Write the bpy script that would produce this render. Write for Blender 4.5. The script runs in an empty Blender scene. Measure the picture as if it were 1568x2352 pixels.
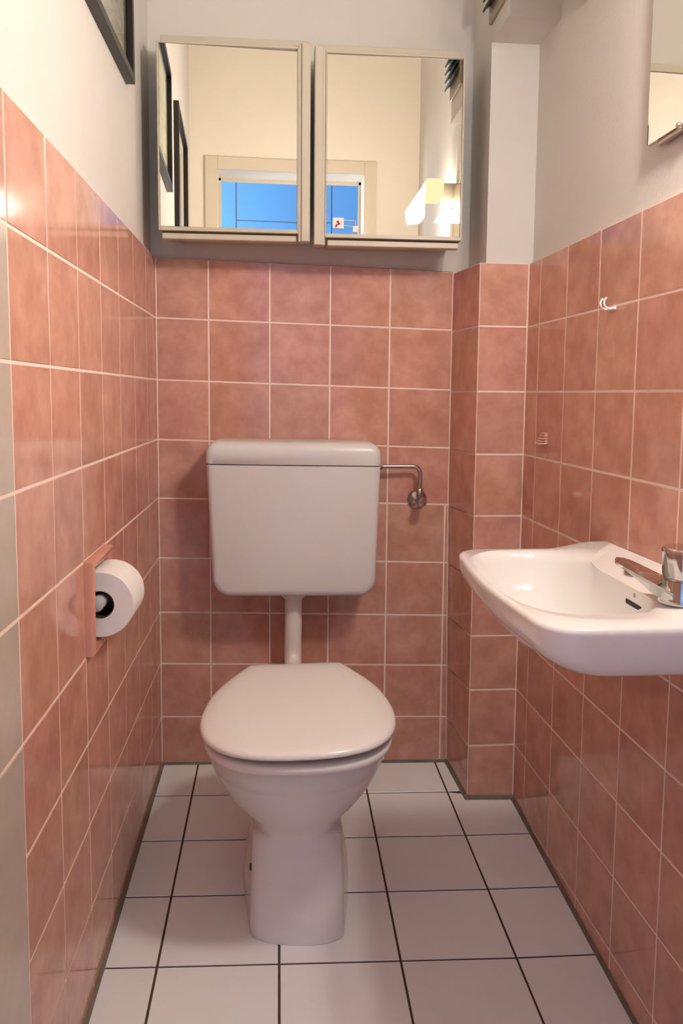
import bpy, bmesh, math, random
from mathutils import Vector, Matrix

random.seed(7)
S = bpy.context.scene
COL = S.collection
PI = math.pi

# ------------------------------------------------------------------ camera, light, exposure
cam_data = bpy.data.cameras.new('camera')
cam = bpy.data.objects.new('camera', cam_data)
COL.objects.link(cam)
F_PX, W_PX, H_PX, V0 = 1766.186, 1568.0, 2352.0, 1073.79
PITCH, ROLL, YAW = 0.094215, -0.009102, -0.082471
Rw = (Matrix.Rotation(YAW, 3, 'Z') @ Matrix.Rotation(-PITCH, 3, 'X') @ Matrix.Rotation(ROLL, 3, 'Y'))
right, fwd, up = Rw.col[0], Rw.col[1], Rw.col[2]
m = Matrix((right, up, -fwd)).transposed().to_4x4()
m.translation = Vector((0.29813, -1.93914, 0.97111))
cam.matrix_world = m
cam_data.sensor_fit = 'HORIZONTAL'
cam_data.sensor_width = 36.0
cam_data.lens = 36.0 * F_PX / W_PX
cam_data.shift_y = -(H_PX / 2 - V0) / W_PX
cam_data.clip_start = 0.01
S.camera = cam

S.view_settings.view_transform = 'Standard'
S.view_settings.look = 'None'
S.view_settings.gamma = 1.0
S.view_settings.use_curve_mapping = False
S.view_settings.exposure = 1.46
LAMP_STRENGTH = 60.0
LAMP_COLOR = (1.0, 0.905, 0.80)
DAY_POWER = 20.0
DAY_COLOR = (0.93, 0.97, 1.0)

world = bpy.data.worlds.new('world')
S.world = world
world.use_nodes = True
world.node_tree.nodes['Background'].inputs[0].default_value = (0.45, 0.65, 1.0, 1)
world.node_tree.nodes['Background'].inputs[1].default_value = 0.6

# daylight falling through the hallway window behind the photographer
day_data = bpy.data.lights.new('hallway_daylight', 'AREA')
day_data.shape = 'RECTANGLE'
day_data.size = 1.1
day_data.size_y = 1.3
day_data.energy = DAY_POWER
day_data.color = DAY_COLOR
day = bpy.data.objects.new('hallway_daylight', day_data)
COL.objects.link(day)
day.location = (-1.28, -2.95, 1.55)
day.rotation_euler = (0, -PI / 2, 0)

# ------------------------------------------------------------------ materials
def mat(name, color=(0.8, 0.8, 0.8), rough=0.5, metal=0.0, spec=0.5, coat=0.0):
    mt = bpy.data.materials.new(name)
    mt.use_nodes = True
    b = mt.node_tree.nodes['Principled BSDF']
    b.inputs['Base Color'].default_value = (*color, 1)
    b.inputs['Roughness'].default_value = rough
    b.inputs['Metallic'].default_value = metal
    b.inputs['Specular IOR Level'].default_value = spec
    b.inputs['Coat Weight'].default_value = coat
    return mt

def mottled(name, c1, c2, scale, rough, detail=5.0, vary=0.06, bump=0.0, bump_scale=60.0, stretch=(1, 1, 1), spec=0.5, hue=0.0):
    mt = mat(name, c1, rough, 0, spec)
    nt = mt.node_tree
    N, L = nt.nodes, nt.links
    b = N['Principled BSDF']
    tc = N.new('ShaderNodeTexCoord')
    mp = N.new('ShaderNodeMapping')
    mp.inputs['Scale'].default_value = stretch
    info = N.new('ShaderNodeObjectInfo')
    mul = N.new('ShaderNodeMath'); mul.operation = 'MULTIPLY'; mul.inputs[1].default_value = 37.0
    comb = N.new('ShaderNodeCombineXYZ')
    L.new(info.outputs['Random'], mul.inputs[0])
    for i in range(3):
        L.new(mul.outputs[0], comb.inputs[i])
    L.new(tc.outputs['Object'], mp.inputs['Vector'])
    L.new(comb.outputs[0], mp.inputs['Location'])
    no = N.new('ShaderNodeTexNoise')
    no.inputs['Scale'].default_value = scale
    no.inputs['Detail'].default_value = detail
    no.inputs['Roughness'].default_value = 0.62
    L.new(mp.outputs[0], no.inputs['Vector'])
    rp = N.new('ShaderNodeValToRGB')
    rp.color_ramp.elements[0].position = 0.34
    rp.color_ramp.elements[1].position = 0.68
    rp.color_ramp.elements[0].color = (*c1, 1)
    rp.color_ramp.elements[1].color = (*c2, 1)
    L.new(no.outputs['Fac'], rp.inputs[0])
    hs = N.new('ShaderNodeHueSaturation')
    mr = N.new('ShaderNodeMapRange')
    mr.inputs['To Min'].default_value = 1 - vary
    mr.inputs['To Max'].default_value = 1 + vary
    L.new(info.outputs['Random'], mr.inputs['Value'])
    L.new(mr.outputs[0], hs.inputs['Value'])
    if hue:
        mh = N.new('ShaderNodeMapRange')
        mh.inputs['To Min'].default_value = 0.5 - hue
        mh.inputs['To Max'].default_value = 0.5 + hue
        fr = N.new('ShaderNodeMath'); fr.operation = 'FRACT'
        L.new(mul.outputs[0], fr.inputs[0])
        L.new(fr.outputs[0], mh.inputs['Value'])
        L.new(mh.outputs[0], hs.inputs['Hue'])
    L.new(rp.outputs[0], hs.inputs['Color'])
    L.new(hs.outputs[0], b.inputs['Base Color'])
    if bump:
        n2 = N.new('ShaderNodeTexNoise')
        n2.inputs['Scale'].default_value = bump_scale
        n2.inputs['Detail'].default_value = 3
        L.new(tc.outputs['Object'], n2.inputs['Vector'])
        bp = N.new('ShaderNodeBump')
        bp.inputs['Strength'].default_value = bump
        bp.inputs['Distance'].default_value = 0.002
        L.new(n2.outputs['Fac'], bp.inputs['Height'])
        L.new(bp.outputs[0], b.inputs['Normal'])
    return mt

M = {}
M['tile'] = mottled('salmon_tile_glaze', (0.530, 0.252, 0.180), (0.685, 0.370, 0.278), 17.0, 0.10, vary=0.05, bump=0.03, bump_scale=22.0, hue=0.006)
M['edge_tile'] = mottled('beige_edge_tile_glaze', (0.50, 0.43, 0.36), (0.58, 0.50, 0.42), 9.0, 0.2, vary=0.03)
M['grout'] = mottled('pale_pink_grout', (0.90, 0.70, 0.60), (0.94, 0.76, 0.66), 40.0, 0.8, vary=0.0)
M['floor_tile'] = mottled('pale_floor_tile', (0.88, 0.89, 0.89), (0.91, 0.92, 0.92), 7.0, 0.30, vary=0.03, bump=0.04, bump_scale=120.0)
M['floor_grout'] = mottled('brown_floor_grout', (0.075, 0.042, 0.028), (0.11, 0.062, 0.04), 60.0, 0.85, vary=0.0)
M['sealant'] = mottled('grey_brown_sealant', (0.15, 0.115, 0.080), (0.22, 0.175, 0.13), 25.0, 0.7, vary=0.1)
M['plaster'] = mottled('painted_plaster', (0.675, 0.635, 0.59), (0.705, 0.665, 0.62), 3.0, 0.75, vary=0.0, bump=0.25, bump_scale=160.0, spec=0.25)
M['cream'] = mottled('front_plaster_lamplit', (0.86, 0.80, 0.69), (0.88, 0.82, 0.71), 3.0, 0.75, vary=0.0, bump=0.25, bump_scale=160.0, spec=0.25)  # wall plaster again, lightened to stand in for lamplight on the front wall
M['ceiling'] = mat('ceiling_paint', (0.90, 0.88, 0.85), 0.85)
M['porcelain'] = mottled('sanitary_porcelain', (0.84, 0.82, 0.79), (0.85, 0.83, 0.80), 2.0, 0.10, vary=0.0)
M['plastic'] = mottled('white_plastic', (0.70, 0.69, 0.67), (0.72, 0.71, 0.69), 3.0, 0.28, vary=0.0)
M['seat'] = mottled('seat_plastic', (0.85, 0.81, 0.77), (0.86, 0.82, 0.78), 3.0, 0.16, vary=0.0)
M['cabinet'] = mottled('cabinet_lacquer', (0.535, 0.475, 0.375), (0.56, 0.50, 0.395), 4.0, 0.4, vary=0.0)
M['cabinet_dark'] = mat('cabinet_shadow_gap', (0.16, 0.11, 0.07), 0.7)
M['chrome'] = mat('chrome', (0.58, 0.56, 0.55), 0.10, 1.0)
M['dull_chrome'] = mat('dull_chrome', (0.50, 0.43, 0.40), 0.22, 1.0)
M['mirror'] = mat('mirror_silver', (0.95, 0.93, 0.87), 0.0, 1.0)
M['glass_edge'] = mat('mirror_glass_edge', (0.35, 0.42, 0.36), 0.2)
M['black_frame'] = mat('black_wood_frame', (0.012, 0.011, 0.010), 0.35)
M['paper'] = mottled('toilet_paper', (0.86, 0.83, 0.80), (0.90, 0.87, 0.84), 50.0, 0.95, vary=0.0, spec=0.1)
M['core'] = mat('cardboard_core', (0.05, 0.035, 0.028), 0.9)
M['spindle'] = mat('grey_plastic_spindle', (0.45, 0.45, 0.46), 0.35)
M['holder'] = mottled('salmon_holder_glaze', (0.62, 0.28, 0.20), (0.70, 0.34, 0.25), 14.0, 0.16, vary=0.0)
M['vent'] = mat('dark_vent_plastic', (0.045, 0.055, 0.05), 0.45)
M['vent_plate'] = mat('grey_beige_vent_plate', (0.40, 0.34, 0.27), 0.5)
M['casing'] = mottled('door_casing_paint', (0.70, 0.62, 0.49), (0.73, 0.65, 0.52), 5.0, 0.4, vary=0.0)
M['hall_panel'] = mottled('hallway_panel_daylit_blue', (0.145, 0.40, 0.80), (0.155, 0.42, 0.83), 3.0, 0.5, vary=0.02)  # the blue of the hallway daylight is put into the panel colour
M['hall_wall'] = mat('hallway_wall_paint', (0.70, 0.70, 0.70), 0.8)
M['white'] = mat('white_plastic_small', (0.86, 0.80, 0.76), 0.35)
M['pinkpeg'] = mat('pink_plastic_peg', (0.62, 0.30, 0.22), 0.4)
M['pinkrib'] = mat('pale_pink_rib', (0.78, 0.50, 0.40), 0.35)
M['red'] = mat('dark_red_print', (0.35, 0.02, 0.03), 0.5)
M['ink'] = mat('dark_ink', (0.03, 0.025, 0.03), 0.5)
M['dark'] = mat('dark_opening', (0.012, 0.010, 0.010), 0.6)

def emission(name, color, strength):
    mt = bpy.data.materials.new(name)
    mt.use_nodes = True
    nt = mt.node_tree
    nt.nodes.remove(nt.nodes['Principled BSDF'])
    e = nt.nodes.new('ShaderNodeEmission')
    e.inputs[0].default_value = (*color, 1)
    e.inputs[1].default_value = strength
    nt.links.new(e.outputs[0], nt.nodes['Material Output'].inputs[0])
    return mt
M['lamp'] = emission('glowing_opal_diffuser', LAMP_COLOR, LAMP_STRENGTH)
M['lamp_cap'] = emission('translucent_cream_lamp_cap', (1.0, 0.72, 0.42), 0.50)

def glass(name):
    mt = bpy.data.materials.new(name)
    mt.use_nodes = True
    nt = mt.node_tree
    nt.nodes.remove(nt.nodes['Principled BSDF'])
    tr = nt.nodes.new('ShaderNodeBsdfTransparent')
    tr.inputs[0].default_value = (0.96, 0.97, 0.96, 1)
    gl = nt.nodes.new('ShaderNodeBsdfGlossy')
    gl.inputs['Roughness'].default_value = 0.02
    fr = nt.nodes.new('ShaderNodeFresnel')
    fr.inputs['IOR'].default_value = 1.5
    mx = nt.nodes.new('ShaderNodeMixShader')
    nt.links.new(fr.outputs[0], mx.inputs[0])
    nt.links.new(tr.outputs[0], mx.inputs[1])
    nt.links.new(gl.outputs[0], mx.inputs[2])
    nt.links.new(mx.outputs[0], nt.nodes['Material Output'].inputs[0])
    return mt
M['glass'] = glass('thin_glazing')

def art(name, seed):
    mt = mat(name, (0.6, 0.6, 0.5), 0.7)
    nt = mt.node_tree
    N, L = nt.nodes, nt.links
    tc = N.new('ShaderNodeTexCoord')
    mp = N.new('ShaderNodeMapping')
    mp.inputs['Location'].default_value = (seed, seed * 0.7, seed * 1.3)
    mp.inputs['Scale'].default_value = (1, 3.0, 9.0)
    L.new(tc.outputs['Object'], mp.inputs[0])
    no = N.new('ShaderNodeTexNoise')
    no.inputs['Scale'].default_value = 3.2
    no.inputs['Detail'].default_value = 6
    no.inputs['Distortion'].default_value = 1.6
    L.new(mp.outputs[0], no.inputs['Vector'])
    rp = N.new('ShaderNodeValToRGB')
    e = rp.color_ramp.elements
    e[0].position = 0.36; e[0].color = (0.42, 0.43, 0.33, 1)
    e[1].position = 0.62; e[1].color = (0.74, 0.71, 0.58, 1)
    q = e.new(0.5); q.color = (0.60, 0.59, 0.47, 1)
    L.new(no.outputs['Fac'], rp.inputs[0])
    L.new(rp.outputs[0], N['Principled BSDF'].inputs['Base Color'])
    return mt

# ------------------------------------------------------------------ object helpers
def tag(o, label=None, cat=None, group=None, kind=None):
    if label: o['label'] = label
    if cat: o['category'] = cat
    if group: o['group'] = group
    if kind: o['kind'] = kind
    return o

def empty(name, loc, label, cat, group=None):
    o = bpy.data.objects.new(name, None)
    COL.objects.link(o)
    o.location = loc
    o.empty_display_size = 0.05
    return tag(o, label, cat, group)

def root_loc(o):
    v = Vector((0, 0, 0))
    while o is not None:
        v += Vector(o.location)
        o = o.parent
    return v

def obj(name, bm, mt, parent=None, smooth=None, label=None):
    """link a bmesh given in world coordinates as one mesh object below parent"""
    if parent is not None:
        bmesh.ops.translate(bm, verts=bm.verts, vec=-root_loc(parent))
    bmesh.ops.recalc_face_normals(bm, faces=bm.faces)
    me = bpy.data.meshes.new(name)
    bm.to_mesh(me)
    bm.free()
    for k in (mt if isinstance(mt, (list, tuple)) else [mt]):
        me.materials.append(k)
    if smooth is not None:
        for p in me.polygons:
            p.use_smooth = True
        me.set_sharp_from_angle(angle=math.radians(smooth))
    o = bpy.data.objects.new(name, me)
    COL.objects.link(o)
    if parent is not None:
        o.parent = parent
    if label:
        o['label'] = label
    return o

def bm_new():
    return bmesh.new()

def add_quad(bm, pts, mi=0):
    f = bm.faces.new([bm.verts.new(p) for p in pts])
    f.material_index = mi
    return f

def add_box(bm, x0, x1, y0, y1, z0, z1, bev=0.0, seg=2, mi=0):
    r = bmesh.ops.create_cube(bm, size=1.0)
    vs = r['verts']
    for v in vs:
        v.co = Vector((x0 + (v.co.x + .5) * (x1 - x0), y0 + (v.co.y + .5) * (y1 - y0), z0 + (v.co.z + .5) * (z1 - z0)))
    fs = set(f for v in vs for f in v.link_faces)
    for f in fs: f.material_index = mi
    if bev:
        es = list(set(e for v in vs for e in v.link_edges))
        bmesh.ops.bevel(bm, geom=es, offset=bev, segments=seg, profile=0.5, affect='EDGES')
    return vs

def box(x0, x1, y0, y1, z0, z1, bev=0.0, seg=2):
    bm = bm_new()
    add_box(bm, x0, x1, y0, y1, z0, z1, bev, seg)
    return bm

def loft(bm, rings, cap0=True, cap1=True, closed=True):
    vr = [[bm.verts.new(p) for p in r] for r in rings]
    n = len(rings[0])
    for a, b in zip(vr, vr[1:]):
        for i in range(n if closed else n - 1):
            j = (i + 1) % n
            try:
                bm.faces.new((a[i], a[j], b[j], b[i]))
            except ValueError:
                pass
    if cap0: bm.faces.new(list(reversed(vr[0])))
    if cap1: bm.faces.new(vr[-1])
    return vr

def frame_axes(d):
    d = Vector(d).normalized()
    a = Vector((0, 0, 1)) if abs(d.z) < 0.9 else Vector((1, 0, 0))
    u = d.cross(a).normalized()
    return u, d.cross(u).normalized()

def add_lathe(bm, prof, origin, axis, seg=28, cap0=True, cap1=True):
    """prof: (radius, height along the axis)"""
    d = Vector(axis).normalized()
    u, w = frame_axes(d)
    o = Vector(origin)
    rings = []
    for r, h in prof:
        rings.append([o + d * h + (u * math.cos(2 * PI * i / seg) + w * math.sin(2 * PI * i / seg)) * max(r, 1e-5) for i in range(seg)])
    return loft(bm, rings, cap0, cap1)

def add_tube(bm, pts, r, seg=14, cap=True):
    pts = [Vector(p) for p in pts]
    rings = []
    u = None
    for i, p in enumerate(pts):
        t = (pts[min(i + 1, len(pts) - 1)] - pts[max(i - 1, 0)]).normalized()
        if u is None:
            u, w = frame_axes(t)
        else:
            u = (u - t * u.dot(t)).normalized()
            w = t.cross(u).normalized()
        rr = r[i] if isinstance(r, (list, tuple)) else r
        rings.append([p + (u * math.cos(2 * PI * k / seg) + w * math.sin(2 * PI * k / seg)) * rr for k in range(seg)])
    loft(bm, rings, cap, cap)

def arc(c, r, a0, a1, n, plane='xz'):
    out = []
    for i in range(n + 1):
        a = a0 + (a1 - a0) * i / n
        p, q = r * math.cos(a), r * math.sin(a)
        if plane == 'xz': out.append((c[0] + p, c[1], c[2] + q))
        elif plane == 'yz': out.append((c[0], c[1] + p, c[2] + q))
        else: out.append((c[0] + p, c[1] + q, c[2]))
    return out

def round_rect(w0, w1, h0, h1, r, n=6):
    """2-D rounded rectangle outline, r may be four radii (bl, br, tr, tl)"""
    rs = r if isinstance(r, (list, tuple)) else (r, r, r, r)
    pts = []
    for (cx, cy, a0, rr) in ((w0 + rs[0], h0 + rs[0], PI, rs[0]), (w1 - rs[1], h0 + rs[1], 1.5 * PI, rs[1]),
                             (w1 - rs[2], h1 - rs[2], 0, rs[2]), (w0 + rs[3], h1 - rs[3], 0.5 * PI, rs[3])):
        for i in range(n + 1):
            a = a0 + 0.5 * PI * i / n
            pts.append((cx + rr * math.cos(a), cy + rr * math.sin(a)))
    return pts

def lerp(a, b, t): return a + (b - a) * t

# ------------------------------------------------------------------ measured room
W, YR = 0.8717, -0.02986                       # right wall x = W + YR * y
RZ = -0.0223                                   # tile rows fall to the right by this much
SET = 0.013                                    # plaster lies this far behind the tile face
ZR = [0.0, -.1448, -.2955, -.4431, -.5898, -.7419, -.8821, -1.0165, -1.1569, -1.2976]
ZR = [1.30 + z for z in ZR]
YF = -2.10                                     # front wall (with the doorway)
ZC = 2.72                                      # ceiling
CHY = -.1652                                   # front of the pipe chase
def xr(y): return W + YR * y
def fz(x, y): return 0.016 - .021 * x + .024 * y + .069 * x * max(y, -1.0)
def xc(z): return .7465 - .015 * min(max(z, 0), .7)
def rowz(x, r): return ZR[r] + RZ * x / W
GAP = 0.0042
T_TILE = 0.009

def add_tile(name, corners, normal, parent, mt, gap=GAP, e=0.0007):
    """corners: four points on the finished face, in order; makes a bevelled tile of its own"""
    c = [Vector(p) for p in corners]
    n = Vector(normal).normalized()
    ctr = sum(c, Vector()) / 4
    def inset(d):
        out = []
        for i in range(4):
            p, a, b = c[i], c[i - 1], c[(i + 1) % 4]
            ea, eb = (a - p), (b - p)
            la, lb = ea.length, eb.length
            out.append(p + ea / la * min(d, la * .35) + eb / lb * min(d, lb * .35))
        return out
    o, i_ = inset(gap / 2), inset(gap / 2 + e)
    # each tile is set a hair out of true
    tu, tv = random.uniform(-1, 1) * .0016, random.uniform(-1, 1) * .0016
    ax = (c[1] - c[0]).normalized(); ay = (c[3] - c[0]).normalized()
    def off(p): return n * ((p - ctr).dot(ax) * tu + (p - ctr).dot(ay) * tv)
    back = [p - n * T_TILE for p in o]
    mid = [p - n * e + off(p) for p in o]
    top = [p + off(p) for p in i_]
    bm = bm_new()
    loft(bm, [back, mid, top], False, True)
    ob = obj(name, bm, mt, parent)
    return ob

# ------------------------------------------------------------------ setting: walls
def structure(name, bm, mt, parent=None):
    o = obj(name, bm, mt, parent)
    if parent is None: o['kind'] = 'structure'
    return o

BED = 0.0008                                   # grout lies this far below the tile faces
# left wall: plaster above, grout bed below; the bed leaves out the tile that the paper holder replaces
HOLE = (-.7429, -.5929, ZR[5], ZR[4])
bm = bm_new()
add_box(bm, -.15, -SET, YF - .12, .13, 1.296, ZC, mi=0)
def bed_left(y0, y1, z0, z1): add_box(bm, -.15, -BED, y0, y1, z0, z1, mi=1)
YB0 = -1.2
bed_left(HOLE[1], .13, -.12, 1.299)
bed_left(YB0, HOLE[0], -.12, 1.299)
bed_left(HOLE[0], HOLE[1], HOLE[3], 1.299)
bed_left(HOLE[0], HOLE[1], -.12, HOLE[2])
add_box(bm, -.15, -.0, YF - .12, YB0, -.12, 1.3, mi=2)
wall_left = structure('wall_left', bm, [M['plaster'], M['grout'], M['tile']])
LY = [0.0, -.0503] + [-.1429 - .15 * k for k in range(7)] + [-1.193]
for k in range(len(LY) - 1):
    y0, y1 = LY[k], LY[k + 1]
    last = k == len(LY) - 2
    for r in range(9):
        if last and r >= 5: continue
        if abs(y0 + .5929) < .001 and r == 4: continue       # the paper holder sits here
        if r < 8:
            zt0, zt1, zb0, zb1 = ZR[r], ZR[r], ZR[r + 1], ZR[r + 1]
        else:
            zt0, zt1, zb0, zb1 = ZR[8], ZR[8], fz(0, y0) + .004, fz(0, y1) + .004
        add_tile('tile', [(0, y0, zb0), (0, y1, zb1), (0, y1, zt1), (0, y0, zt0)], (1, 0, 0), wall_left,
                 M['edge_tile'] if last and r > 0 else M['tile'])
    if last:
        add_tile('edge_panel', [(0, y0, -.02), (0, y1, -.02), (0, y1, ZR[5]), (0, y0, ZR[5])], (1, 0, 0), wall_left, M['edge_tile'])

# back wall
bm = bm_new()
add_box(bm, -.15, 1.05, SET, .14, 1.27, ZC, mi=0)
add_quad(bm, [(-.02, BED, -.12), (.80, BED, -.12), (.80, BED, rowz(.80, 0) - .001), (-.02, BED, rowz(-.02, 0) - .001)], 1)
add_quad(bm, [(-.02, BED, 1.3), (.80, BED, 1.28), (.80, .02, 1.28), (-.02, .02, 1.3)], 1)
wall_back = structure('wall_back', bm, [M['plaster'], M['grout']])
BX = [0.0, .127, .277, .427, .577, .7276]
for r in range(9):
    for k in range(6):
        x0 = BX[k]
        def xe(z):
            if k < 4: return BX[k + 1]
            if k == 4: return xc(z) if r < 4 else BX[5]
            return xc(z)
        if k == 5 and r < 4: continue
        zt = lambda x: rowz(x, r)
        zb = (lambda x: rowz(x, r + 1)) if r < 8 else (lambda x: fz(x, 0) + .004)
        xa, xb = xe(ZR[r]), xe(ZR[r + 1])
        add_tile('tile', [(x0, 0, zb(x0)), (xb, 0, zb(xb)), (xa, 0, zt(xa)), (x0, 0, zt(x0))], (0, -1, 0), wall_back, M['tile'])

# pipe chase in the corner
CX0, CX1 = .7605, xr(CHY)
ztop_ch = 1.30 + RZ
bm = bm_new()
add_box(bm, .778, 1.05, CHY + SET, .05, ztop_ch - .004, ZC, mi=0)
vs = [(xc(0) + BED, .0, -.12), (CX0 + BED, CHY + BED, -.12), (1.0, CHY + BED, -.12), (1.0, 0.0, -.12)]
vt = [(xc(1) + BED, .0, ztop_ch - .001), (CX0 + BED, CHY + BED, ztop_ch - .001), (1.0, CHY + BED, ztop_ch - .001), (1.0, 0.0, ztop_ch - .001)]
n0 = len(bm.faces)
loft(bm, [vs, vt])
bm.faces.ensure_lookup_table()
for f in list(bm.faces)[n0:]: f.material_index = 1
wall_chase = structure('wall_chase', bm, [M['plaster'], M['grout']])
for r in range(9):
    zt, zb = ZR[r] + RZ, (ZR[r + 1] + RZ if r < 8 else None)
    a0, a1 = xc(ZR[r]), xc(ZR[r + 1])
    f0 = zb if zb is not None else fz(CX0, CHY) + .005
    f1 = zb if zb is not None else fz(CX1, CHY) + .005
    fb = zb if zb is not None else fz(xc(0), 0) + .005
    nrm = Vector((-.165, -.02, 0)).normalized()
    add_tile('tile', [(a1, 0, fb), (CX0, CHY, f0), (CX0, CHY, zt), (a0, 0, zt)], nrm, wall_chase, M['tile'])
    add_tile('tile', [(CX0, CHY, f0), (CX1, CHY, f1), (CX1, CHY, zt), (CX0, CHY, zt)], (0, -1, 0), wall_chase, M['tile'])

# right wall, slightly out of square
def rwp(y, d): return (xr(y) + d, y)
bm = bm_new()
def prism_y(d, y0, y1, z0, z1, mi):
    n = len(bm.faces)
    a = [(*rwp(y0, d), z0), (*rwp(y1, d), z0), (1.10, y1, z0), (1.10, y0, z0)]
    b = [(p[0], p[1], z1) for p in a]
    loft(bm, [a, b])
    bm.faces.ensure_lookup_table()
    for f in list(bm.faces)[n:]: f.material_index = mi
prism_y(SET, .1, YF - .12, 1.30 + RZ - .004, ZC, 0)
prism_y(BED, .1, -1.14, -.15, 1.30 + RZ - .001, 1)
prism_y(0, -1.14, YF - .12, -.15, 1.30 + RZ, 2)
wall_right = structure('wall_right', bm, [M['plaster'], M['grout'], M['tile']])
RY = [CHY] + [-.2396 - .15 * k for k in range(7)]
for k in range(len(RY) - 1):
    y0, y1 = RY[k], RY[k + 1]
    for r in range(10):
        zt0 = zt1 = ZR[r] + RZ
        if r < 9:
            zb0 = zb1 = max(ZR[r + 1] + RZ, -9)
            if r == 8:
                zb0, zb1 = max(zb0, fz(xr(y0), y0) + .005), max(zb1, fz(xr(y1), y1) + .005)
        else:
            zb0, zb1 = fz(xr(y0), y0) + .004, fz(xr(y1), y1) + .004
            if zt1 - zb1 < .008: continue
            zb0 = min(zb0, zt0 - .006)
        add_tile('tile', [(xr(y0), y0, zb0), (xr(y1), y1, zb1), (xr(y1), y1, zt1), (xr(y0), y0, zt0)], (-1, YR, 0), wall_right, M['tile'])

# boxed-in duct above the chase and a second one further forward
structure('wall_bulkhead', box(.7775, 1.0, -.2755, -.150, 1.767, ZC), M['plaster'])
structure('wall_bulkhead', box(.778, 1.0, -.565, -.425, 1.735, ZC), M['plaster'])

# floor
bm = bm_new()
NX, NY = 12, 24
x_edge = lambda i: lerp(-.06, 1.0, i / NX)
y_edge = lambda j: lerp(.06, -2.24, j / NY)
g = [[bm.verts.new((x_edge(i), y_edge(j), fz(x_edge(i), y_edge(j)) - .0018)) for i in range(NX + 1)] for j in range(NY + 1)]
lo = [[bm.verts.new((x_edge(i), y_edge(j), -.22)) for i in range(NX + 1)] for j in range(NY + 1)]
for j in range(NY):
    for i in range(NX):
        f = bm.faces.new((g[j][i], g[j + 1][i], g[j + 1][i + 1], g[j][i + 1])); f.material_index = 0 if y_edge(j) > -1.06 else 1
        bm.faces.new((lo[j][i], lo[j][i + 1], lo[j + 1][i + 1], lo[j + 1][i]))
floor = structure('floor', bm, [M['floor_grout'], M['floor_tile']])
FXJ = [(-.004, 0), (.0925, 0), (.301, 0), (.5177, 0), (.7145, -.028), (.93, -.028)]
FYJ = [(.004, 0), (-.152, .0185), (-.333, .035), (-.513, .045), (-.692, .048), (-.872, .05), (-1.052, .05)]
def fcorner(ix, jy):
    x = FXJ[ix][0]
    y = 0
    for _ in range(3):
        y = FYJ[jy][0] + FYJ[jy][1] * x
        x = FXJ[ix][0] + FXJ[ix][1] * y
    return x, y
for j in range(len(FYJ) - 1):
    for i in range(len(FXJ) - 1):
        q = [list(fcorner(i, j)), list(fcorner(i, j + 1)), list(fcorner(i + 1, j + 1)), list(fcorner(i + 1, j))]
        if i == 4:
            for p in (2, 3):
                q[p][0] = xr(q[p][1]) + .002
            if j == 0: q[3][0] = .7605 if False else .762; q[2][0] = .7615
            if j == 0:
                q[3][0], q[2][0] = xc(0) + .004, .765
        pts = [(p[0], p[1], fz(p[0], p[1])) for p in q]
        if i == 4 and j == 1:
            # runs along the front of the chase
            pts = [(q[0][0], q[0][1], 0), (q[1][0], q[1][1], 0), (q[2][0], q[2][1], 0), (xr(CHY), CHY, 0)]
            pts = [(p[0], p[1], fz(p[0], p[1])) for p in pts]
        add_tile('tile', pts, (0, 0, 1), floor, M['floor_tile'], gap=.0042, e=.0009)

# dark sealant bead along the foot of the walls
def bead(name, path, inward, w=.0075, h=.006):
    bm = bm_new()
    rings = []
    for (x, y), (nx, ny) in zip(path, inward):
        z = fz(x, y)
        rings.append([(x - nx * .004, y - ny * .004, z - .004), (x + nx * w, y + ny * w, z + .0004), (x + nx * w * .4, y + ny * w * .4, z + h * .55), (x - nx * .002, y - ny * .002, z + h)])
    loft(bm, rings)
    return structure(name, bm, M['sealant'])
ys = [-.0 - .1 * i for i in range(13)]
bead('trim_1', [(0, y) for y in ys], [(1, 0)] * len(ys), w=.0066, h=.006)
bead('trim_2', [(.0, 0), (.25, 0), (.5, 0), (xc(0), 0)], [(0, -1)] * 4, w=.006)
bead('trim_3', [(xc(0), 0), (CX0, CHY)], [(-1, -.1)] * 2, w=.007, h=.008)
bead('trim_4', [(CX0 - .006, CHY), (CX1, CHY)], [(0, -1)] * 2, w=.008, h=.009)
ys = [CHY - .1 * i for i in range(11)]
bead('trim_5', [(xr(y), y) for y in ys], [(-1, 0)] * len(ys), w=.0072, h=.007)

# ceiling
structure('ceiling', box(-.15, 1.1, YF - .12, .14, ZC, ZC + .1), M['ceiling'])

# front wall with the doorway the photograph is taken through
DX0, DX1, DZ = .116, .684, 2.015
bm = bm_new()
add_box(bm, -.15, DX0, YF - .14, YF, -.2, ZC)
add_box(bm, DX1, 1.1, YF - .14, YF, -.2, ZC)
add_box(bm, DX0, DX1, YF - .14, YF, DZ, ZC)
for x0, x1 in ((-.02, DX0 - .06), (DX1 + .06, xr(YF) + .01)):
    add_box(bm, x0, x1, YF - .002, YF + .009, -.2, 1.28, mi=1)
structure('wall_front', bm, [M['cream'], M['tile']])
def casing_frame(name, y0, y1, w, mt, grow=0.0):
    bm = bm_new()
    add_box(bm, DX0 - w, DX0 + grow, y0, y1, -.1, DZ + w, .002)
    add_box(bm, DX1 - grow, DX1 + w, y0, y1, -.1, DZ + w, .002)
    add_box(bm, DX0, DX1, y0, y1, DZ - grow, DZ + w, .002)
    return structure(name, bm, mt)
casing_frame('trim_6', YF, YF + .014, .058, M['casing'])
casing_frame('trim_7', YF - .155, YF - .14, .05, M['casing'], grow=.014)

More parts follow.
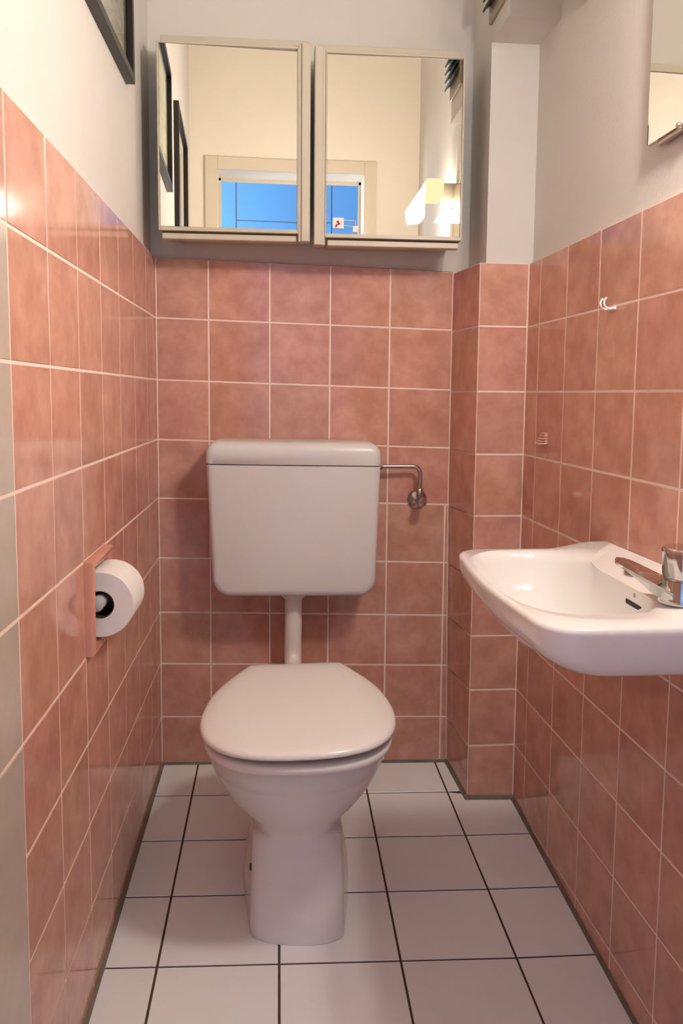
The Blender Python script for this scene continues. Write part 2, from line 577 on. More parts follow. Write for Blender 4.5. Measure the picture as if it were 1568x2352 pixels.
# hallway behind the doorway, seen only in the cabinet mirrors
HY0, HY1, HX0, HX1, HZ = -2.24, -3.65, -1.35, 1.9, 2.80
structure('floor_hallway', box(HX0, HX1, HY1, HY0, -.16, -.04), M['floor_tile'])
structure('ceiling_hallway', box(HX0, HX1, HY1 - .1, HY0, HZ, HZ + .08), M['hall_wall'])
structure('wall_hallway', box(HX1, HX1 + .1, HY1, HY0, -.1, HZ), M['hall_wall'])
bm = bm_new()
add_box(bm, HX0 - .1, HX0, HY1, HY0, -.1, .85)
add_box(bm, HX0 - .1, HX0, HY1, HY0, 2.25, HZ)
add_box(bm, HX0 - .1, HX0, HY1, -3.53, .85, 2.25)
add_box(bm, HX0 - .1, HX0, -2.37, HY0, .85, 2.25)
structure('wall_hallway_window', bm, M['hall_wall'])
bm = bm_new()
add_box(bm, HX0 - .07, HX0 - .02, -3.53, -3.48, .85, 2.25); add_box(bm, HX0 - .07, HX0 - .02, -2.42, -2.37, .85, 2.25)
add_box(bm, HX0 - .07, HX0 - .02, -3.48, -2.42, .85, .90); add_box(bm, HX0 - .07, HX0 - .02, -3.48, -2.42, 2.20, 2.25)
win = structure('window_1', bm, M['white'])
obj('pane', box(HX0 - .05, HX0 - .044, -3.48, -2.42, .90, 2.20), M['glass'], win)
bm = box(HX0, HX1, HY1 - .1, HY1, -.1, HZ)
hall_back = structure('wall_hallway_back', bm, M['hall_wall'])
PX = [-1.35, -.55, .02, .20, .62, 1.1, 1.9]
for k in range(len(PX) - 1):
    zs = [-.1, 2.12, HZ] if k == 3 else [-.1, HZ]
    for z0, z1 in zip(zs, zs[1:]):
        obj('panel', box(PX[k] + .004, PX[k + 1] - .004, HY1 - .01, HY1 + .018, z0 + .004, z1 - .004, .002, 1), M['hall_panel'], hall_back)
bm = bm_new()
add_box(bm, -.15, DX0 - .05, YF - .16, YF - .14, -.2, HZ); add_box(bm, DX1 + .05, 1.1, YF - .16, YF - .14, -.2, HZ)
add_box(bm, DX0 - .05, DX1 + .05, YF - .16, YF - .14, DZ + .05, HZ)
add_box(bm, HX0, -.15, YF - .16, YF - .06, -.2, HZ); add_box(bm, 1.1, HX1, YF - .16, YF - .06, -.2, HZ)
structure('wall_hallway_front', bm, M['hall_wall'])

# ------------------------------------------------------------------ toilet
CT = .335
FT = fz(CT, -.5)
toilet = empty('toilet', (CT, -.45, FT), 'white floor-standing porcelain toilet with closed lid under the wall-hung cistern', 'toilet')
def srow(z, hw, yf, yc, yb, nf=2.2, nb=2.6, n=56, cx=CT):
    out = []
    for i in range(n):
        t = 2 * PI * i / n
        c, s = math.cos(t), math.sin(t)
        ex = nf if s < 0 else nb
        x = hw * math.copysign(abs(c) ** (2 / ex), c)
        y = yc + (yc - yf if s < 0 else yb - yc) * math.copysign(abs(s) ** (2 / ex), s)
        out.append((cx + x, y, z))
    return out
def zf(z): return z
def foot_section(z, wf, yf, wb, ym=-.465, yb=-.20, d=.036):
    """pedestal plan: a shallow curved front face, flanks that flare towards the back"""
    q1 = [(wb * math.cos(PI / 2 * k / 14), ym + (yb - ym) * math.sin(PI / 2 * k / 14)) for k in range(14)]
    q2 = [(-wb * math.sin(PI / 2 * k / 14), ym + (yb - ym) * math.cos(PI / 2 * k / 14)) for k in range(14)]
    side = [(lerp(wb, wf, (k / 7) ** 1.15), lerp(ym, yf + d, k / 7)) for k in range(7)]
    front = []
    for k in range(7):
        a = PI / 2 * k / 7
        front.append((wf * math.cos(a) ** .80, yf + d - d * math.sin(a) ** .95))
    half = side + front
    q3 = [(-x, y) for x, y in half]
    q4 = [(0, yf)] + [(x, y) for x, y in reversed(half[1:])]
    return [(CT + x, y, z) for x, y in q1 + q2 + q3 + q4]
rings = []
for dz, wf, yf, wb in ((.0004, .0870, -.6355, .1055), (.012, .0878, -.6365, .1060)):
    rings.append([(p[0], p[1], fz(p[0], p[1]) + dz) for p in foot_section(0, wf, yf, wb)])
for z, wf, yf, wb in ((.04, .0868, -.6290, .1035), (.075, .0858, -.6225, .0985), (.11, .0848, -.6165, .0915), (.14, .0838, -.6125, .0865), (.163, .0835, -.6110, .0840)):
    rings.append(foot_section(z, wf, yf, wb))
for z, hw, yf, yc, yb, nf in ((.1715, .0865, -.6135, -.47, -.21, 2.9), (.180, .0895, -.6185, -.475, -.22, 2.55), (.194, .1040, -.629, -.48, -.22, 2.35), (.213, .1225, -.644, -.49, -.22, 2.25),
                              (.238, .1395, -.662, -.50, -.23, 2.2), (.264, .1515, -.679, -.51, -.24, 2.2), (.288, .1590, -.692, -.52, -.25, 2.2), (.2955, .1613, -.696, -.52, -.25, 2.2),
                              (.2985, .1632, -.699, -.52, -.25, 2.2), (.32, .1665, -.710, -.53, -.26, 2.2), (.350, .1690, -.720, -.54, -.27, 2.2),
                              (.3585, .1675, -.7185, -.54, -.272, 2.2), (.3615, .1600, -.711, -.54, -.275, 2.2)):
    rings.append(srow(z, hw, yf, yc, yb, nf, 2.0))
bm = bm_new()
loft(bm, rings)
pan = obj('pan', bm, M['porcelain'], toilet, smooth=50)
# fixing hole with its dark screw on the left flank
bm = bm_new()
add_lathe(bm, [(.0065, -.010), (.0065, .003), (.004, .004)], (.2500, -.574, .094), (-1, -.12, .1), 16)
obj('fixing_screw', bm, M['dark'], pan, smooth=40)
# inlet spud at the back
bm = bm_new()
add_lathe(bm, [(.034, 0), (.034, .05), (.040, .055), (.040, .085), (.036, .088)], (CT, -.26, .295), (0, 1, .05), 24)
obj('inlet_collar', bm, M['white'], toilet, smooth=40)

HALF = [(.0, -.3345), (.05, -.3345), (.088, -.3360), (.0985, -.3400), (.106, -.352), (.125, -.392), (.145, -.437), (.159, -.478), (.169, -.525),
        (.1735, -.565), (.175, -.600), (.1715, -.640), (.161, -.678), (.142, -.710), (.115, -.7345), (.080, -.7500), (.042, -.7575), (.0, -.7595)]
def cr(p0, p1, p2, p3, t):
    return tuple(.5 * ((2 * p1[i]) + (-p0[i] + p2[i]) * t + (2 * p0[i] - 5 * p1[i] + 4 * p2[i] - p3[i]) * t * t + (-p0[i] + 3 * p1[i] - 3 * p2[i] + p3[i]) * t ** 3) for i in range(2))
half = []
ext = [(-HALF[1][0], HALF[1][1])] + HALF + [(-HALF[-2][0], HALF[-2][1])]
for i in range(1, len(ext) - 2):
    for t in (0, .34, .67):
        half.append(cr(ext[i - 1], ext[i], ext[i + 1], ext[i + 2], t))
half.append(HALF[-1])
outline = half + [(-x, y) for x, y in reversed(half[1:-1])]
def seat_ring(z, k, yc=-.56, tilt=0.0, dy=0.0):
    out = []
    for x, y in outline:
        d = math.hypot(x, y - yc)
        s = (d - k) / d
        px, py = CT + x * s, yc + (y - yc) * s + dy
        out.append((px, py, z + tilt * (px - CT)))
    return out
ZL = .3845
TL = .014
bm = bm_new()
LIDP = ((.0065, .016), (.0045, .0085), (.0030, .0035), (.0038, .0010), (.0068, .0), (.0105, .0012), (.0137, .0050), (.0155, .012), (.0162, .03), (.0157, .06), (.0152, .09))
loft(bm, [seat_ring(ZL + dz, k, tilt=TL) for dz, k in LIDP])
obj('lid', bm, M['seat'], toilet, smooth=60)
bm = bm_new()
loft(bm, [seat_ring(.3605, .012), seat_ring(.3600, .009), seat_ring(.3640, .0065), seat_ring(.3695, .0065), seat_ring(.3735, .0095), seat_ring(.3755, .017), seat_ring(.3755, .040), seat_ring(.372, .050), seat_ring(.361, .052)], False, False)
obj('seat', bm, M['seat'], toilet, smooth=60)
for s in (-1, 1):
    bm = bm_new()
    add_lathe(bm, [(.010, 0), (.012, .002), (.012, .026), (.010, .028)], (CT + s * .075 - .014, -.325, .374), (1, 0, 0), 18)
    add_box(bm, CT + s * .075 - .008, CT + s * .075 + .008, -.330, -.318, .360, .374)
    obj('hinge', bm, M['white'], toilet, smooth=40)

# ------------------------------------------------------------------ cistern
cistern = empty('cistern', (CT, 0, .48), 'white plastic cistern hung on the salmon-tiled wall above the toilet', 'cistern')
CF = -.148
def cist_x(z, s):       # the sides taper towards the bottom
    t = (z - .4915) / (.8045 - .4915)
    return lerp(.1455, .1310, t) if s < 0 else lerp(.5310, .5408, t)
def cist_section(y, ins, z0, z1, tilt=True, top_r=.002, bot_r=.042):
    pts = []
    for (u, v) in round_rect(0, 1, 0, 1, 0.0001, 6): pass
    w0, w1 = 0, .402
    pr2 = round_rect(w0 + ins, w1 - ins, z0 + ins, z1 - (ins if tilt else 0), (max(bot_r - ins, .003), max(bot_r - ins, .003), top_r, top_r), 7)
    out = []
    for (u, z) in pr2:
        f = u / .402
        x = lerp(cist_x(z, -1), cist_x(z, 1), f)
        out.append((x, y, z - .010 * (x - .335) ))
    return out
bm = bm_new()
loft(bm, [cist_section(-.004, .004, .4925, .8045, False), cist_section(-.02, .0, .4915, .8045, False), cist_section(CF + .018, 0, .4915, .8045, False),
          cist_section(CF + .008, .002, .4915, .8045, False), cist_section(CF + .0025, .007, .4915, .8045, False), cist_section(CF, .016, .4915, .8045, False)])
obj('body', bm, M['plastic'], cistern, smooth=50)
def lid_section(y, ins, z0, z1, r=.030):
    pr2 = round_rect(-.002 + ins, .404 - ins, z0, z1 - ins, (.003, .003, max(r - ins, .004), max(r - ins, .004)), 8)
    out = []
    for (u, z) in pr2:
        f = u / .402
        x = lerp(cist_x(min(z, .8045), -1), cist_x(min(z, .8045), 1), f)
        out.append((x, y, z - .010 * (x - .335)))
    return out
bm = bm_new()
Z1L = .8605
loft(bm, [lid_section(-.003, .006, .8068, Z1L - .002), lid_section(-.015, .001, .8068, Z1L + .001), lid_section(CF + .020, .001, .8068, Z1L),
          lid_section(CF + .008, .003, .8068, Z1L - .0015), lid_section(CF + .0020, .008, .8068, Z1L - .005), lid_section(CF - .001, .017, .8068, Z1L - .006)])
obj('lid', bm, M['plastic'], cistern, smooth=50)
pipe = empty('flush_pipe', (CT, -.072, .36), 'white flush pipe running down from the cistern to the toilet', 'pipe')
bm = bm_new()
add_lathe(bm, [(.030, .0), (.0325, -.003), (.0325, -.010), (.030, -.018), (.0245, -.023), (.0225, -.024)], (CT + .001, -.072, .494), (0, 0, 1), 30)
obj('pipe_collar', bm, M['white'], pipe, smooth=40)
bm = bm_new()
path = [(CT + .001, -.072, .490), (CT + .001, -.072, .42), (CT, -.074, .36)] + [(CT, -.074 - .045 * (1 - math.cos(a)), .345 - .045 * math.sin(a)) for a in (0, .35, .7, 1.05, 1.4)] + [(CT, -.170, .300)]
add_tube(bm, path, .0215, 22)
obj('tube', bm, M['white'], pipe, smooth=50)

# ------------------------------------------------------------------ water supply
valve = empty('supply_valve', (.655, 0, .705), 'dark chrome angle valve with bent supply pipe right of the cistern', 'valve')
VX, VZ, VY = .6545, .704, -.040
PZ = .7935
bm = bm_new()
add_lathe(bm, [(.0255, .0005), (.0255, -.003), (.0235, -.0065), (.017, -.0105), (.011, -.013), (.0095, -.014)], (VX - .0010, 0, VZ + .002), (0, 1, 0), 30)
obj('rosette', bm, M['dull_chrome'], valve, smooth=40)
bm = bm_new()
add_lathe(bm, [(.0085, 0), (.0085, -.030), (.0105, -.031), (.0105, -.040), (.008, -.045)], (VX, -.006, VZ), (0, 1, 0), 20)
add_lathe(bm, [(.0075, -.002), (.0075, .018), (.0092, .019), (.0092, .031), (.007, .034)], (VX, VY + .006, VZ), (0, 0, 1), 18)
obj('valve_body', bm, M['dull_chrome'], valve, smooth=40)
bm = bm_new()
add_lathe(bm, [(.0065, 0), (.0125, -.003), (.0135, -.012), (.011, -.017), (.005, -.018)], (VX - .0005, VY - .010, VZ + .003), (-.10, 1, .05), 8)
obj('handle', bm, M['dull_chrome'], valve, smooth=25)
bm = bm_new()
R = .018
path = [(VX, VY + .006, VZ + .028), (VX, VY + .006, PZ - R)] + [(VX - R + R * math.cos(a), VY + .006, PZ - R + R * math.sin(a)) for a in (.26, .52, .79, 1.05, 1.31, 1.57)] + [(.60, VY + .004, PZ), (.548, VY + .002, PZ)]
add_tube(bm, path, .0052, 14)
obj('supply_pipe', bm, M['dull_chrome'], valve, smooth=50)
bm = bm_new()
add_lathe(bm, [(.0095, -.004), (.0120, -.003), (.0120, .0065), (.0095, .008), (.0080, .0145), (.006, .016)], (.5435, VY + .002, PZ), (1, 0, 0), 6)
obj('pipe_nut', bm, M['dull_chrome'], valve, smooth=20)

# ------------------------------------------------------------------ wash basin
BYC = -.848
bx_wall = xr(BYC)
basin = empty('wash_basin', (bx_wall, BYC, .60), 'small white porcelain hand basin fixed to the right-hand tiled wall', 'basin')
def sstep(a, b, t):
    t = min(max((t - a) / (b - a), 0), 1)
    return t * t * (3 - 2 * t)
def rim_z(x): return .6995 + .0120 * sstep(.775, .868, x)
Y_L, Y_R = -.608, -1.088
NB = 96
def basin_outline(s=0.0, sx=None):
    """outline of the basin body, walking from the wall on the far side round the front to the near side and back along the wall"""
    pts = []
    xf = .597
    # far end: wall -> front corner
    for i in range(16):
        t = i / 16
        pts.append((lerp(xr(Y_L) - .0005, .655, t), Y_L - .004 * t))
    # far front corner, superellipse quarter
    def corner(cx, cy, rx, ry, a0, a1, n, e=2.3):
        for i in range(n):
            a = a0 + (a1 - a0) * i / n
            c, s_ = math.cos(a), math.sin(a)
            pts.append((cx + rx * math.copysign(abs(c) ** (2 / e), c), cy + ry * math.copysign(abs(s_) ** (2 / e), s_)))
    corner(.655, -.672, .0475, .060, PI / 2, PI, 14)
    for i in range(14):
        t = i / 14
        y = lerp(-.672, -1.022, t)
        pts.append((.6075 - .0105 * math.sin(PI * t), y))
    corner(.660, -1.022, .0525, .066, PI, 1.5 * PI, 14)
    for i in range(16):
        t = i / 16
        pts.append((lerp(.660, xr(Y_R) - .0005, t), Y_R + 0 * t))
    for i in range(22):
        t = i / 22
        y = lerp(Y_R, Y_L, t)
        pts.append((xr(y) - .0005, y))
    return pts
OUT = basin_outline()
def shr(pts, sx, sy, z, zfun=False):
    out = []
    for x, y in pts:
        w = xr(y)
        # the wall side stays on the wall
        px = w - (w - x) * (1 - sx)
        py = BYC + (y - BYC) * (1 - sy)
        px = min(px, xr(py) - .0005)
        out.append((px, py, (rim_z(px) + z) if zfun else z))
    return out
NO = len(OUT)
def inner(a, b, z, e, cx=.7115, cy=-.828, flat=0.0):
    """closed ring of the bowl, matched point by point to the outline"""
    out = []
    for (x, y) in OUT:
        th = math.atan2((y - BYC) / .24, (x - .745) / .148)
        c, s = math.cos(th), math.sin(th)
        rr = (abs(c / a) ** e + abs(s / b) ** e) ** (-1 / e)
        px, py = cx + rr * c, cy + rr * s
        # the tap ledge bulges into the bowl
        lim = .812 - .012 * sstep(-.70, -.80, py) * (1 - flat)
        px = min(px, lim + .02 * (1 - sstep(-.66, -.72, py)) )
        out.append((px, py, z if z is not None else rim_z(px)))
    return out
rings = [shr(OUT, .60, .54, .6175), shr(OUT, .47, .42, .618), shr(OUT, .34, .29, .6205), shr(OUT, .22, .175, .6265), shr(OUT, .13, .096, .636), shr(OUT, .066, .046, .649), shr(OUT, .030, .020, .660),
         shr(OUT, .010, .006, .672), shr(OUT, .002, .001, -.0105, True), shr(OUT, 0, 0, -.006, True), shr(OUT, .006, .004, -.0015, True), shr(OUT, .022, .014, .0003, True)]
inr = [inner(.1055, .198, None, 3.2), inner(.100, .193, None, 3.1)]
inr[1] = [(p[0], p[1], p[2] - .004) for p in inr[1]]
inr += [inner(.095, .187, .684, 3.0), inner(.089, .178, .660, 2.9), inner(.079, .160, .630, 2.7), inner(.060, .120, .612, 2.4), inner(.030, .05, .6045, 2.0), inner(.019, .019, .6030, 2.0)]
bm = bm_new()
loft(bm, rings + inr, True, True)
body = obj('bowl', bm, M['porcelain'], basin, smooth=75)
bm = bm_new()
add_lathe(bm, [(.021, 0), (.022, .0015), (.018, .003), (.012, .001)], (.7115, -.828, .6030), (0, 0, 1), 24)
obj('drain_ring', bm, M['chrome'], basin, smooth=40)

obj('overflow_slot', box(.7986, .8030, -.942, -.887, .6752, .6822, .0009, 2), M['dark'], basin)
bm = bm_new()
add_lathe(bm, [(.0030, 0), (.0034, -.0008), (.0026, -.0012)], (.8002, -.912, .6925), (1, 0, 0), 14)
obj('chain_hole', bm, M['vent_plate'], basin)

# ------------------------------------------------------------------ tap
tap = empty('basin_tap', (.822, -.995, .7085), 'chrome single-lever tap on the near ledge of the hand basin', 'tap')
TX, TY = .8225, -.995
TZ = rim_z(TX)
bm = bm_new()
add_lathe(bm, [(.0285, .0003), (.0290, .003), (.0270, .010), (.0255, .022), (.0250, .030), (.020, .032)], (TX, TY, TZ), (0, 0, 1), 32)
obj('tap_body', bm, M['chrome'], tap, smooth=40)
bm = bm_new()
add_lathe(bm, [(.0190, .028), (.0225, .0305), (.0245, .036), (.0268, .066), (.0268, .0705), (.0255, .0725), (.0, .0730)], (TX, TY, TZ), (0, 0, 1), 10)
obj('knob', bm, M['chrome'], tap, smooth=38)
# spout: a flat paddle with a ridge, pointing into the bowl
sd = Vector((-.068, .058, 0)).normalized()
sn = Vector((-sd.y, sd.x, 0))
def spout_ring(t, hw, ztop, zbot, ridge):
    c = Vector((TX, TY, 0)) + sd * t
    prof = [(-hw, ztop - .003), (-hw * .92, ztop), (-hw * .4, ztop + ridge * .6), (0, ztop + ridge), (hw * .4, ztop + ridge * .6), (hw * .92, ztop), (hw, ztop - .003), (hw * .86, zbot + .003), (hw * .5, zbot), (0, zbot), (-hw * .5, zbot), (-hw * .86, zbot + .003)]
    return [c + sn * u + Vector((0, 0, TZ + z)) for u, z in prof]
bm = bm_new()
SP = ((.004, .030, .016, .002), (.020, .030, .0225, .004), (.034, .0285, .0280, .0110), (.048, .0270, .0335, .0220), (.062, .0255, .0390, .0310),
      (.072, .0235, .0428, .0365), (.080, .0185, .0455, .0400), (.0845, .0090, .0465, .0425))
loft(bm, [spout_ring(t, hw, zt, zb, .0022) for t, hw, zt, zb in SP])
obj('spout', bm, M['chrome'], tap, smooth=35)
bm = bm_new()
c = Vector((TX, TY, TZ)) + sd * .064
add_lathe(bm, [(.0105, .0370), (.0110, .032), (.0110, .0265), (.0095, .0255)], c, (0, 0, 1), 20)
obj('aerator', bm, M['chrome'], tap, smooth=40)

# ------------------------------------------------------------------ toilet roll holder set in place of one tile
holder = empty('toilet_roll_holder', (0, -.668, .634), 'salmon ceramic toilet roll holder recessed into the left tiled wall', 'holder')
hy0, hy1, hz0, hz1 = HOLE[0] + .001, HOLE[1] - .001, HOLE[2] + .001, HOLE[3] - .001
PR = .0135
bm = bm_new()
FW = .0155
yy = [(hy0, hz0), (hy1, hz0), (hy1, hz1), (hy0, hz1)]
def frame_ring(ins, x):
    return [(x, hy0 + ins, hz0 + ins), (x, hy1 - ins, hz0 + ins), (x, hy1 - ins, hz1 - ins), (x, hy0 + ins, hz1 - ins)]
loft(bm, [frame_ring(.0, -.004), frame_ring(.0, PR * .55), frame_ring(.0012, PR * .82), frame_ring(.0040, PR), frame_ring(.009, PR), frame_ring(.0128, PR * .82), frame_ring(FW - .001, PR * .4), frame_ring(FW, -.012)], False, False)
obj('frame', bm, M['holder'], holder, smooth=50)
# rounded niche
bm = bm_new()
zc, rn = (hz0 + hz1) / 2, (hz1 - hz0) / 2 - FW + .0005
rings = []
for y in (hy0 + FW - .0005, hy1 - FW + .0005):
    rings.append([(-.010 - .058 * math.sin(PI * i / 16), y, zc - rn * math.cos(PI * i / 16)) for i in range(17)])
loft(bm, rings, True, True, closed=False)
obj('niche', bm, M['holder'], holder, smooth=50)
RX, RZc = .0135, .632
bm = bm_new()
add_lathe(bm, [(.0065, -.0565), (.0105, -.054), (.0115, -.050), (.0115, .050), (.0105, .054), (.0065, .0565)], (RX - .002, -.668, RZc + .004), (0, 1, 0), 22)
obj('spindle', bm, M['spindle'], holder, smooth=40)

roll = empty('toilet_roll', (RX, -.655, RZc), 'white toilet paper roll on the recessed salmon wall holder', 'toilet roll')
bm = bm_new()
RR, RC = .0535, .0225
seg = 48
prof = [(RC, -.0490), (RR - .001, -.0490), (RR, -.0480), (RR, .0480), (RR - .001, .0490), (RC, .0490)]
add_lathe(bm, prof, (RX, -.655, RZc), (0, 1, 0), seg, False, False)
obj('paper', bm, M['paper'], roll, smooth=40)
bm = bm_new()
add_lathe(bm, [(RC, -.0488), (RC, .0488), (RC - .0012, .0488), (RC - .0012, -.0488), (RC, -.0488)], (RX, -.655, RZc), (0, 1, 0), 32, False, False)
obj('core', bm, M['core'], roll, smooth=40)

# ------------------------------------------------------------------ mirror cabinets
def cabinet(xa, xb, stile_right, za, zb, label, yaw):
    """xa..xb mirror door, the upright grip strip stands at the inner side"""
    root = empty('mirror_cabinet', ((xa + xb) / 2, 0, za - .03), label, 'cabinet', 'mirror cabinets above the cistern')
    YD = -.147
    sx0, sx1 = (xb + .003, xb + .0295) if stile_right else (xa - .0285, xa - .003)
    cx0, cx1 = (xa - .002, sx1 - .004) if stile_right else (sx0 + .004, xb + .002)
    zt = zb + .0275
    slope = 0.0
    obj('carcass', box(cx0 + .004, cx1, -.122, SET - .001, za - .004, zt, .0015, 1), M['cabinet'], root)
    obj('bottom_shelf', box(cx0 + .030, cx1 - .020, -.105, SET - .001, za - .008, za - .003, .001, 1), M['cabinet'], root)
    # shadow groove and light rail under the door
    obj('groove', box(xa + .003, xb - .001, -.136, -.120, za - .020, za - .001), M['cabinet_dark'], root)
    obj('bottom_rail', box(xa + .003, xb - .002, YD + .004, -.118, za - .0265, za - .0140, .0012, 1), M['cabinet'], root)
    # door frame around the mirror
    bm = bm_new()
    fw = .0042
    fr0, fr1 = YD, -.123
    xl = xa - fw; xr_ = xb + fw if not stile_right else xb + .003
    if not stile_right: xl = xa - .003
    add_box(bm, xl, xa, fr0, fr1, za - .009, zb + fw, .0008, 1)
    add_box(bm, xb, xr_, fr0, fr1, za - .009, zb + fw, .0008, 1)
    add_box(bm, xa, xb, fr0, fr1, za - .009, za, .0008, 1)
    add_box(bm, xa, xb, fr0, fr1, zb, zb + fw, .0008, 1)
    obj('door_frame', bm, M['cabinet'], root)
    obj('backing', box(xa - .002, xb + .002, -.1385, -.1225, za - .002, zb + .002), M['cabinet_dark'], root)
    # silvered pane
    bm = bm_new()
    cxm, hw = (xa + xb) / 2, (xb - xa) / 2 - .0006
    dy = math.sin(yaw) * hw
    YP = -.1425
    a = [(cxm - hw, YP - dy, za + .0006), (cxm + hw, YP + dy, za + .0006), (cxm + hw, YP + dy, zb - .0006), (cxm - hw, YP - dy, zb - .0006)]
    b = [(p[0], p[1] + .0035, p[2]) for p in a]
    loft(bm, [a, b])
    obj('mirror_pane', bm, M['mirror'], root)
    # upright grip strip with a raised middle
    bm = bm_new()
    add_box(bm, sx0, sx1, YD + .002, -.121, za - .0265, zb + .0115, .0010, 1)
    if stile_right: add_box(bm, sx0 + .007, sx1 - .001, YD - .004, YD + .004, za - .0265, zb + .0125, .0012, 1)
    else: add_box(bm, sx0 + .001, sx1 - .007, YD - .004, YD + .004, za - .0265, zb + .0125, .0012, 1)
    obj('grip_strip', bm, M['cabinet'], root)
    return root
cabinet(.0345, .3400, True, 1.3440, 1.7365, 'beige mirror cabinet on the back wall nearest the black picture frame', .026)
cabinet(.4065, .7160, False, 1.3375, 1.7315, 'beige mirror cabinet on the back wall beside the pipe chase', -.005)

# small tags on a wire loop, hanging on the lower edge of the right mirror
tags = empty('tag_clip', (.432, -.147, 1.342), 'white wire clip with two little square tags on the cabinet mirror', 'clip')
def ontag(x0, x1, z0, z1, y=-.1436, t=.0012): return box(x0, x1, y - t, y, z0, z1, .0003, 1)
a = obj('tag', ontag(.4215, .4465, 1.3495, 1.3735), M['white'], tags)
bm = bm_new()
for (cx, cz, r) in ((.4330, 1.3640, .0030), (.4345, 1.3590, .0024), (.4300, 1.3565, .0026), (.4288, 1.3530, .0020), (.4365, 1.3605, .0020)):
    add_lathe(bm, [(r, 0), (r, .0004)], (cx, -.1448, cz), (0, -1, 0), 12)
obj('red_print', bm, M['red'], a)
obj('small_tag', ontag(.4675, .4795, 1.3420, 1.3555), M['white'], tags)
bm = bm_new()
add_tube(bm, [(.4465, -.1442, 1.3680), (.460, -.1442, 1.3685), (.4735, -.1442, 1.3680), (.4735, -.1442, 1.3555)], .0006, 6)
add_tube(bm, [(.4465, -.1442, 1.3560), (.458, -.1442, 1.3558), (.4680, -.1442, 1.3550)], .0006, 6)
obj('wire', bm, M['white'], tags)

# ------------------------------------------------------------------ framed pictures on the left wall
def picture(y0, y1, z0, z1, label, seed):
    root = empty('picture_frame', (-SET, (y0 + y1) / 2, z0), label, 'picture', 'framed pictures on the left wall')
    x0, x1 = -SET + .0005, -SET + .0185
    fw = .017
    bm = bm_new()
    def rg(i, x): return [(x, y0 - i, z0 + i), (x, y1 + i, z0 + i), (x, y1 + i, z1 - i), (x, y0 - i, z1 - i)]
    loft(bm, [rg(0, x0), rg(0, x1 - .001), rg(.001, x1), rg(fw - .001, x1), rg(fw, x1 - .001), rg(fw, x0), ], False, False)
    obj('frame', bm, M['black_frame'], root)
    obj('print', box(x0, x0 + .004, y1 + fw - .002, y0 - fw + .002, z0 + fw - .002, z1 - fw + .002), art('picture_print_%d' % seed, seed), root)
    bm = bm_new()
    add_quad(bm, [(x0 + .009, y1 + fw - .001, z0 + fw - .001), (x0 + .009, y0 - fw + .001, z0 + fw - .001), (x0 + .009, y0 - fw + .001, z1 - fw + .001), (x0 + .009, y1 + fw - .001, z1 - fw + .001)])
    obj('glazing', bm, M['glass'], root)
    return root
picture(-.268, -.880, 1.600, 1.960, 'black framed picture on the left wall, nearest the mirror cabinets', 3)
picture(-1.175, -1.67, 1.440, 1.985, 'black framed picture seen only as a reflection in the cabinet mirror', 9)

# ------------------------------------------------------------------ mirror over the basin
wm = empty('wall_mirror', (xr(-.88) + SET, -.88, 1.38), 'frameless wall mirror on a steel rail above the hand basin', 'mirror')
def on_right(y, d): return xr(y) + SET - d
def rbox(y0, y1, z0, z1, d0, d1, bev=0):
    bm = bm_new()
    a = [(on_right(y0, d0), y0, z0), (on_right(y1, d0), y1, z0), (on_right(y1, d0), y1, z1), (on_right(y0, d0), y0, z1)]
    b = [(on_right(y0, d1), y0, z0), (on_right(y1, d1), y1, z0), (on_right(y1, d1), y1, z1), (on_right(y0, d1), y0, z1)]
    loft(bm, [a, b])
    return bm
WM = (-.7065, -1.13, 1.3730, 1.69)
obj('mirror_pane', rbox(WM[0], WM[1], WM[2], WM[3], .0145, .0190), M['mirror'], wm)
bm = rbox(WM[0] + .0006, WM[1] - .0006, WM[2] - .0006, WM[3] + .0006, .0125, .0146)
obj('glass_edge', bm, M['glass_edge'], wm)
bm = rbox(WM[0] - .026, WM[1] + .012, WM[2] - .0065, WM[2] - .0008, .0080, .0150)
obj('bottom_rail', bm, M['dull_chrome'], wm)
for y in (-.800, -1.06):
    bm = bm_new()
    add_lathe(bm, [(.0035, .001), (.0045, -.006), (.0045, -.0205), (.0032, -.0225)], (on_right(y, 0), y, WM[2] + .0005), (1, 0, 0), 18)
    obj('clip', bm, M['dull_chrome'], wm, smooth=40)

# ------------------------------------------------------------------ lamp above the basin mirror
LYC = -1.075                                   # side of the lamp that faces the back wall
lx = xr(LYC - .05) + SET
lamp = empty('wall_lamp', (lx, LYC - .05, 1.65), 'glowing wall lamp with opal shades and square cream cap, reflected in the right cabinet mirror', 'lamp')
obj('bracket', box(.864, lx - .0005, LYC - .060, LYC - .012, 1.640, 1.714, .003), M['vent_plate'], lamp)
obj('cap', box(.8025, .8645, LYC - .110, LYC, 1.664, 1.726, .004), M['lamp_cap'], lamp)
def shade(quad):
    """a flat-sided opal glass shade, its outline given in the x-z plane"""
    bm = bm_new()
    c = (sum(q[0] for q in quad) / 4, sum(q[1] for q in quad) / 4)
    def rg(y, k): return [(c[0] + (x - c[0]) * k, y, c[1] + (z - c[1]) * k) for x, z in quad]
    loft(bm, [rg(LYC - .006, .93), rg(LYC - .012, 1), rg(LYC - .104, 1), rg(LYC - .110, .93)])
    obj('shade', bm, M['lamp'], lamp, smooth=30)
shade([(.752, 1.5865), (.799, 1.594), (.8015, 1.717), (.744, 1.631)])
shade([(.849, 1.598), (.899, 1.595), (.889, 1.639), (.877, 1.639)])

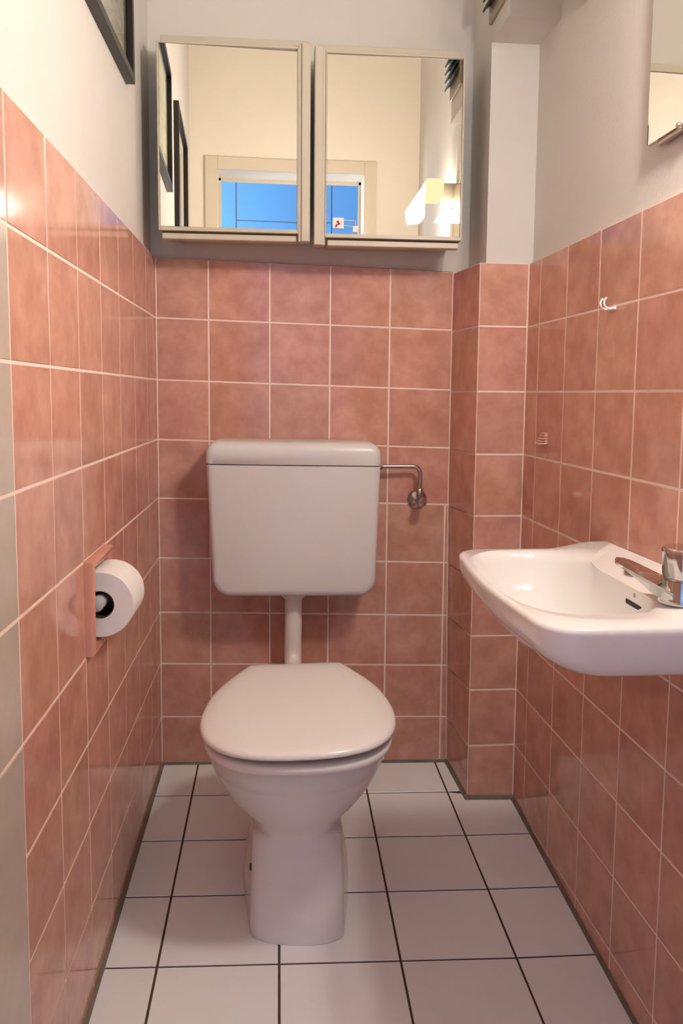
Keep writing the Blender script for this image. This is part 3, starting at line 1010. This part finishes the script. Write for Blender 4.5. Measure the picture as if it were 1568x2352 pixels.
# ------------------------------------------------------------------ vents
def vent(y0, y1, z0, z1, x, label):
    root = empty('wall_vent', (x, (y0 + y1) / 2, z0), label, 'vent', 'louvred vents on the duct boxes')
    obj('plate', box(x - .007, x - .0003, y0, y1, z0, z1, .0015, 1), M['vent_plate'], root)
    n = 6
    for k in range(n):
        z = z0 + .030 + k * .0215
        if z + .02 > z1: break
        bm = bm_new()
        a = [(x - .006, y0 + .008, z + .016), (x - .020, y0 + .008, z + .004), (x - .024, y0 + .008, z - .005), (x - .021, y0 + .008, z - .0075), (x - .017, y0 + .008, z - .001), (x - .006, y0 + .008, z + .009)]
        b = [(p[0], y1 - .008, p[2]) for p in a]
        loft(bm, [a, b])
        obj('louvre', bm, M['vent'], root)
    return root
vent(-.270, -.145, 1.806, 1.955, .778, 'dark louvred vent on the side of the boxed duct above the pipe chase')
vent(-.560, -.430, 1.792, 1.955, .778, 'dark louvred vent seen reflected at the corner of the right cabinet mirror')

# ------------------------------------------------------------------ small things on the right wall
hk = empty('wall_hook', (xr(-.594), -.594, 1.137), 'white plastic double hook on the right-hand wall tiles above the basin', 'hook')
hx, hy, hz = xr(-.600), -.600, 1.1375
obj('back_plate', box(hx - .0022, hx + .0006, hy - .010, hy + .011, hz - .0125, hz - .0065, .0006, 1), M['white'], hk)
for dy in (.0075, -.0075):
    bm = bm_new()
    path = [(hx - .001, hy + dy, hz - .0100)] + [(hx - .0105 + .0105 * math.cos(a), hy + dy, hz - .0005 + .0105 * math.sin(a)) for a in [-1.2 - .24 * k for k in range(13)]]
    add_tube(bm, path, .0017, 10)
    obj('prong', bm, M['white'], hk, smooth=50)
pg = empty('soap_peg', (xr(-.303), -.303, .881), 'small ribbed pink peg on the right wall tiles near the pipe chase', 'peg')
px, py, pz = xr(-.303), -.303, .8805
obj('core', box(px - .0065, px + .0006, py - .0115, py + .0115, pz - .0115, pz + .0125, .001, 1), M['pinkpeg'], pg)
for k in range(5):
    z = pz - .0125 + k * .0056
    dd = .0205 - k * .0032
    obj('rib', box(px - dd, px - .001, py - .0125, py + .0125, z, z + (.0032 if k == 0 else .0019), .0006, 1), M['pinkrib'], pg)
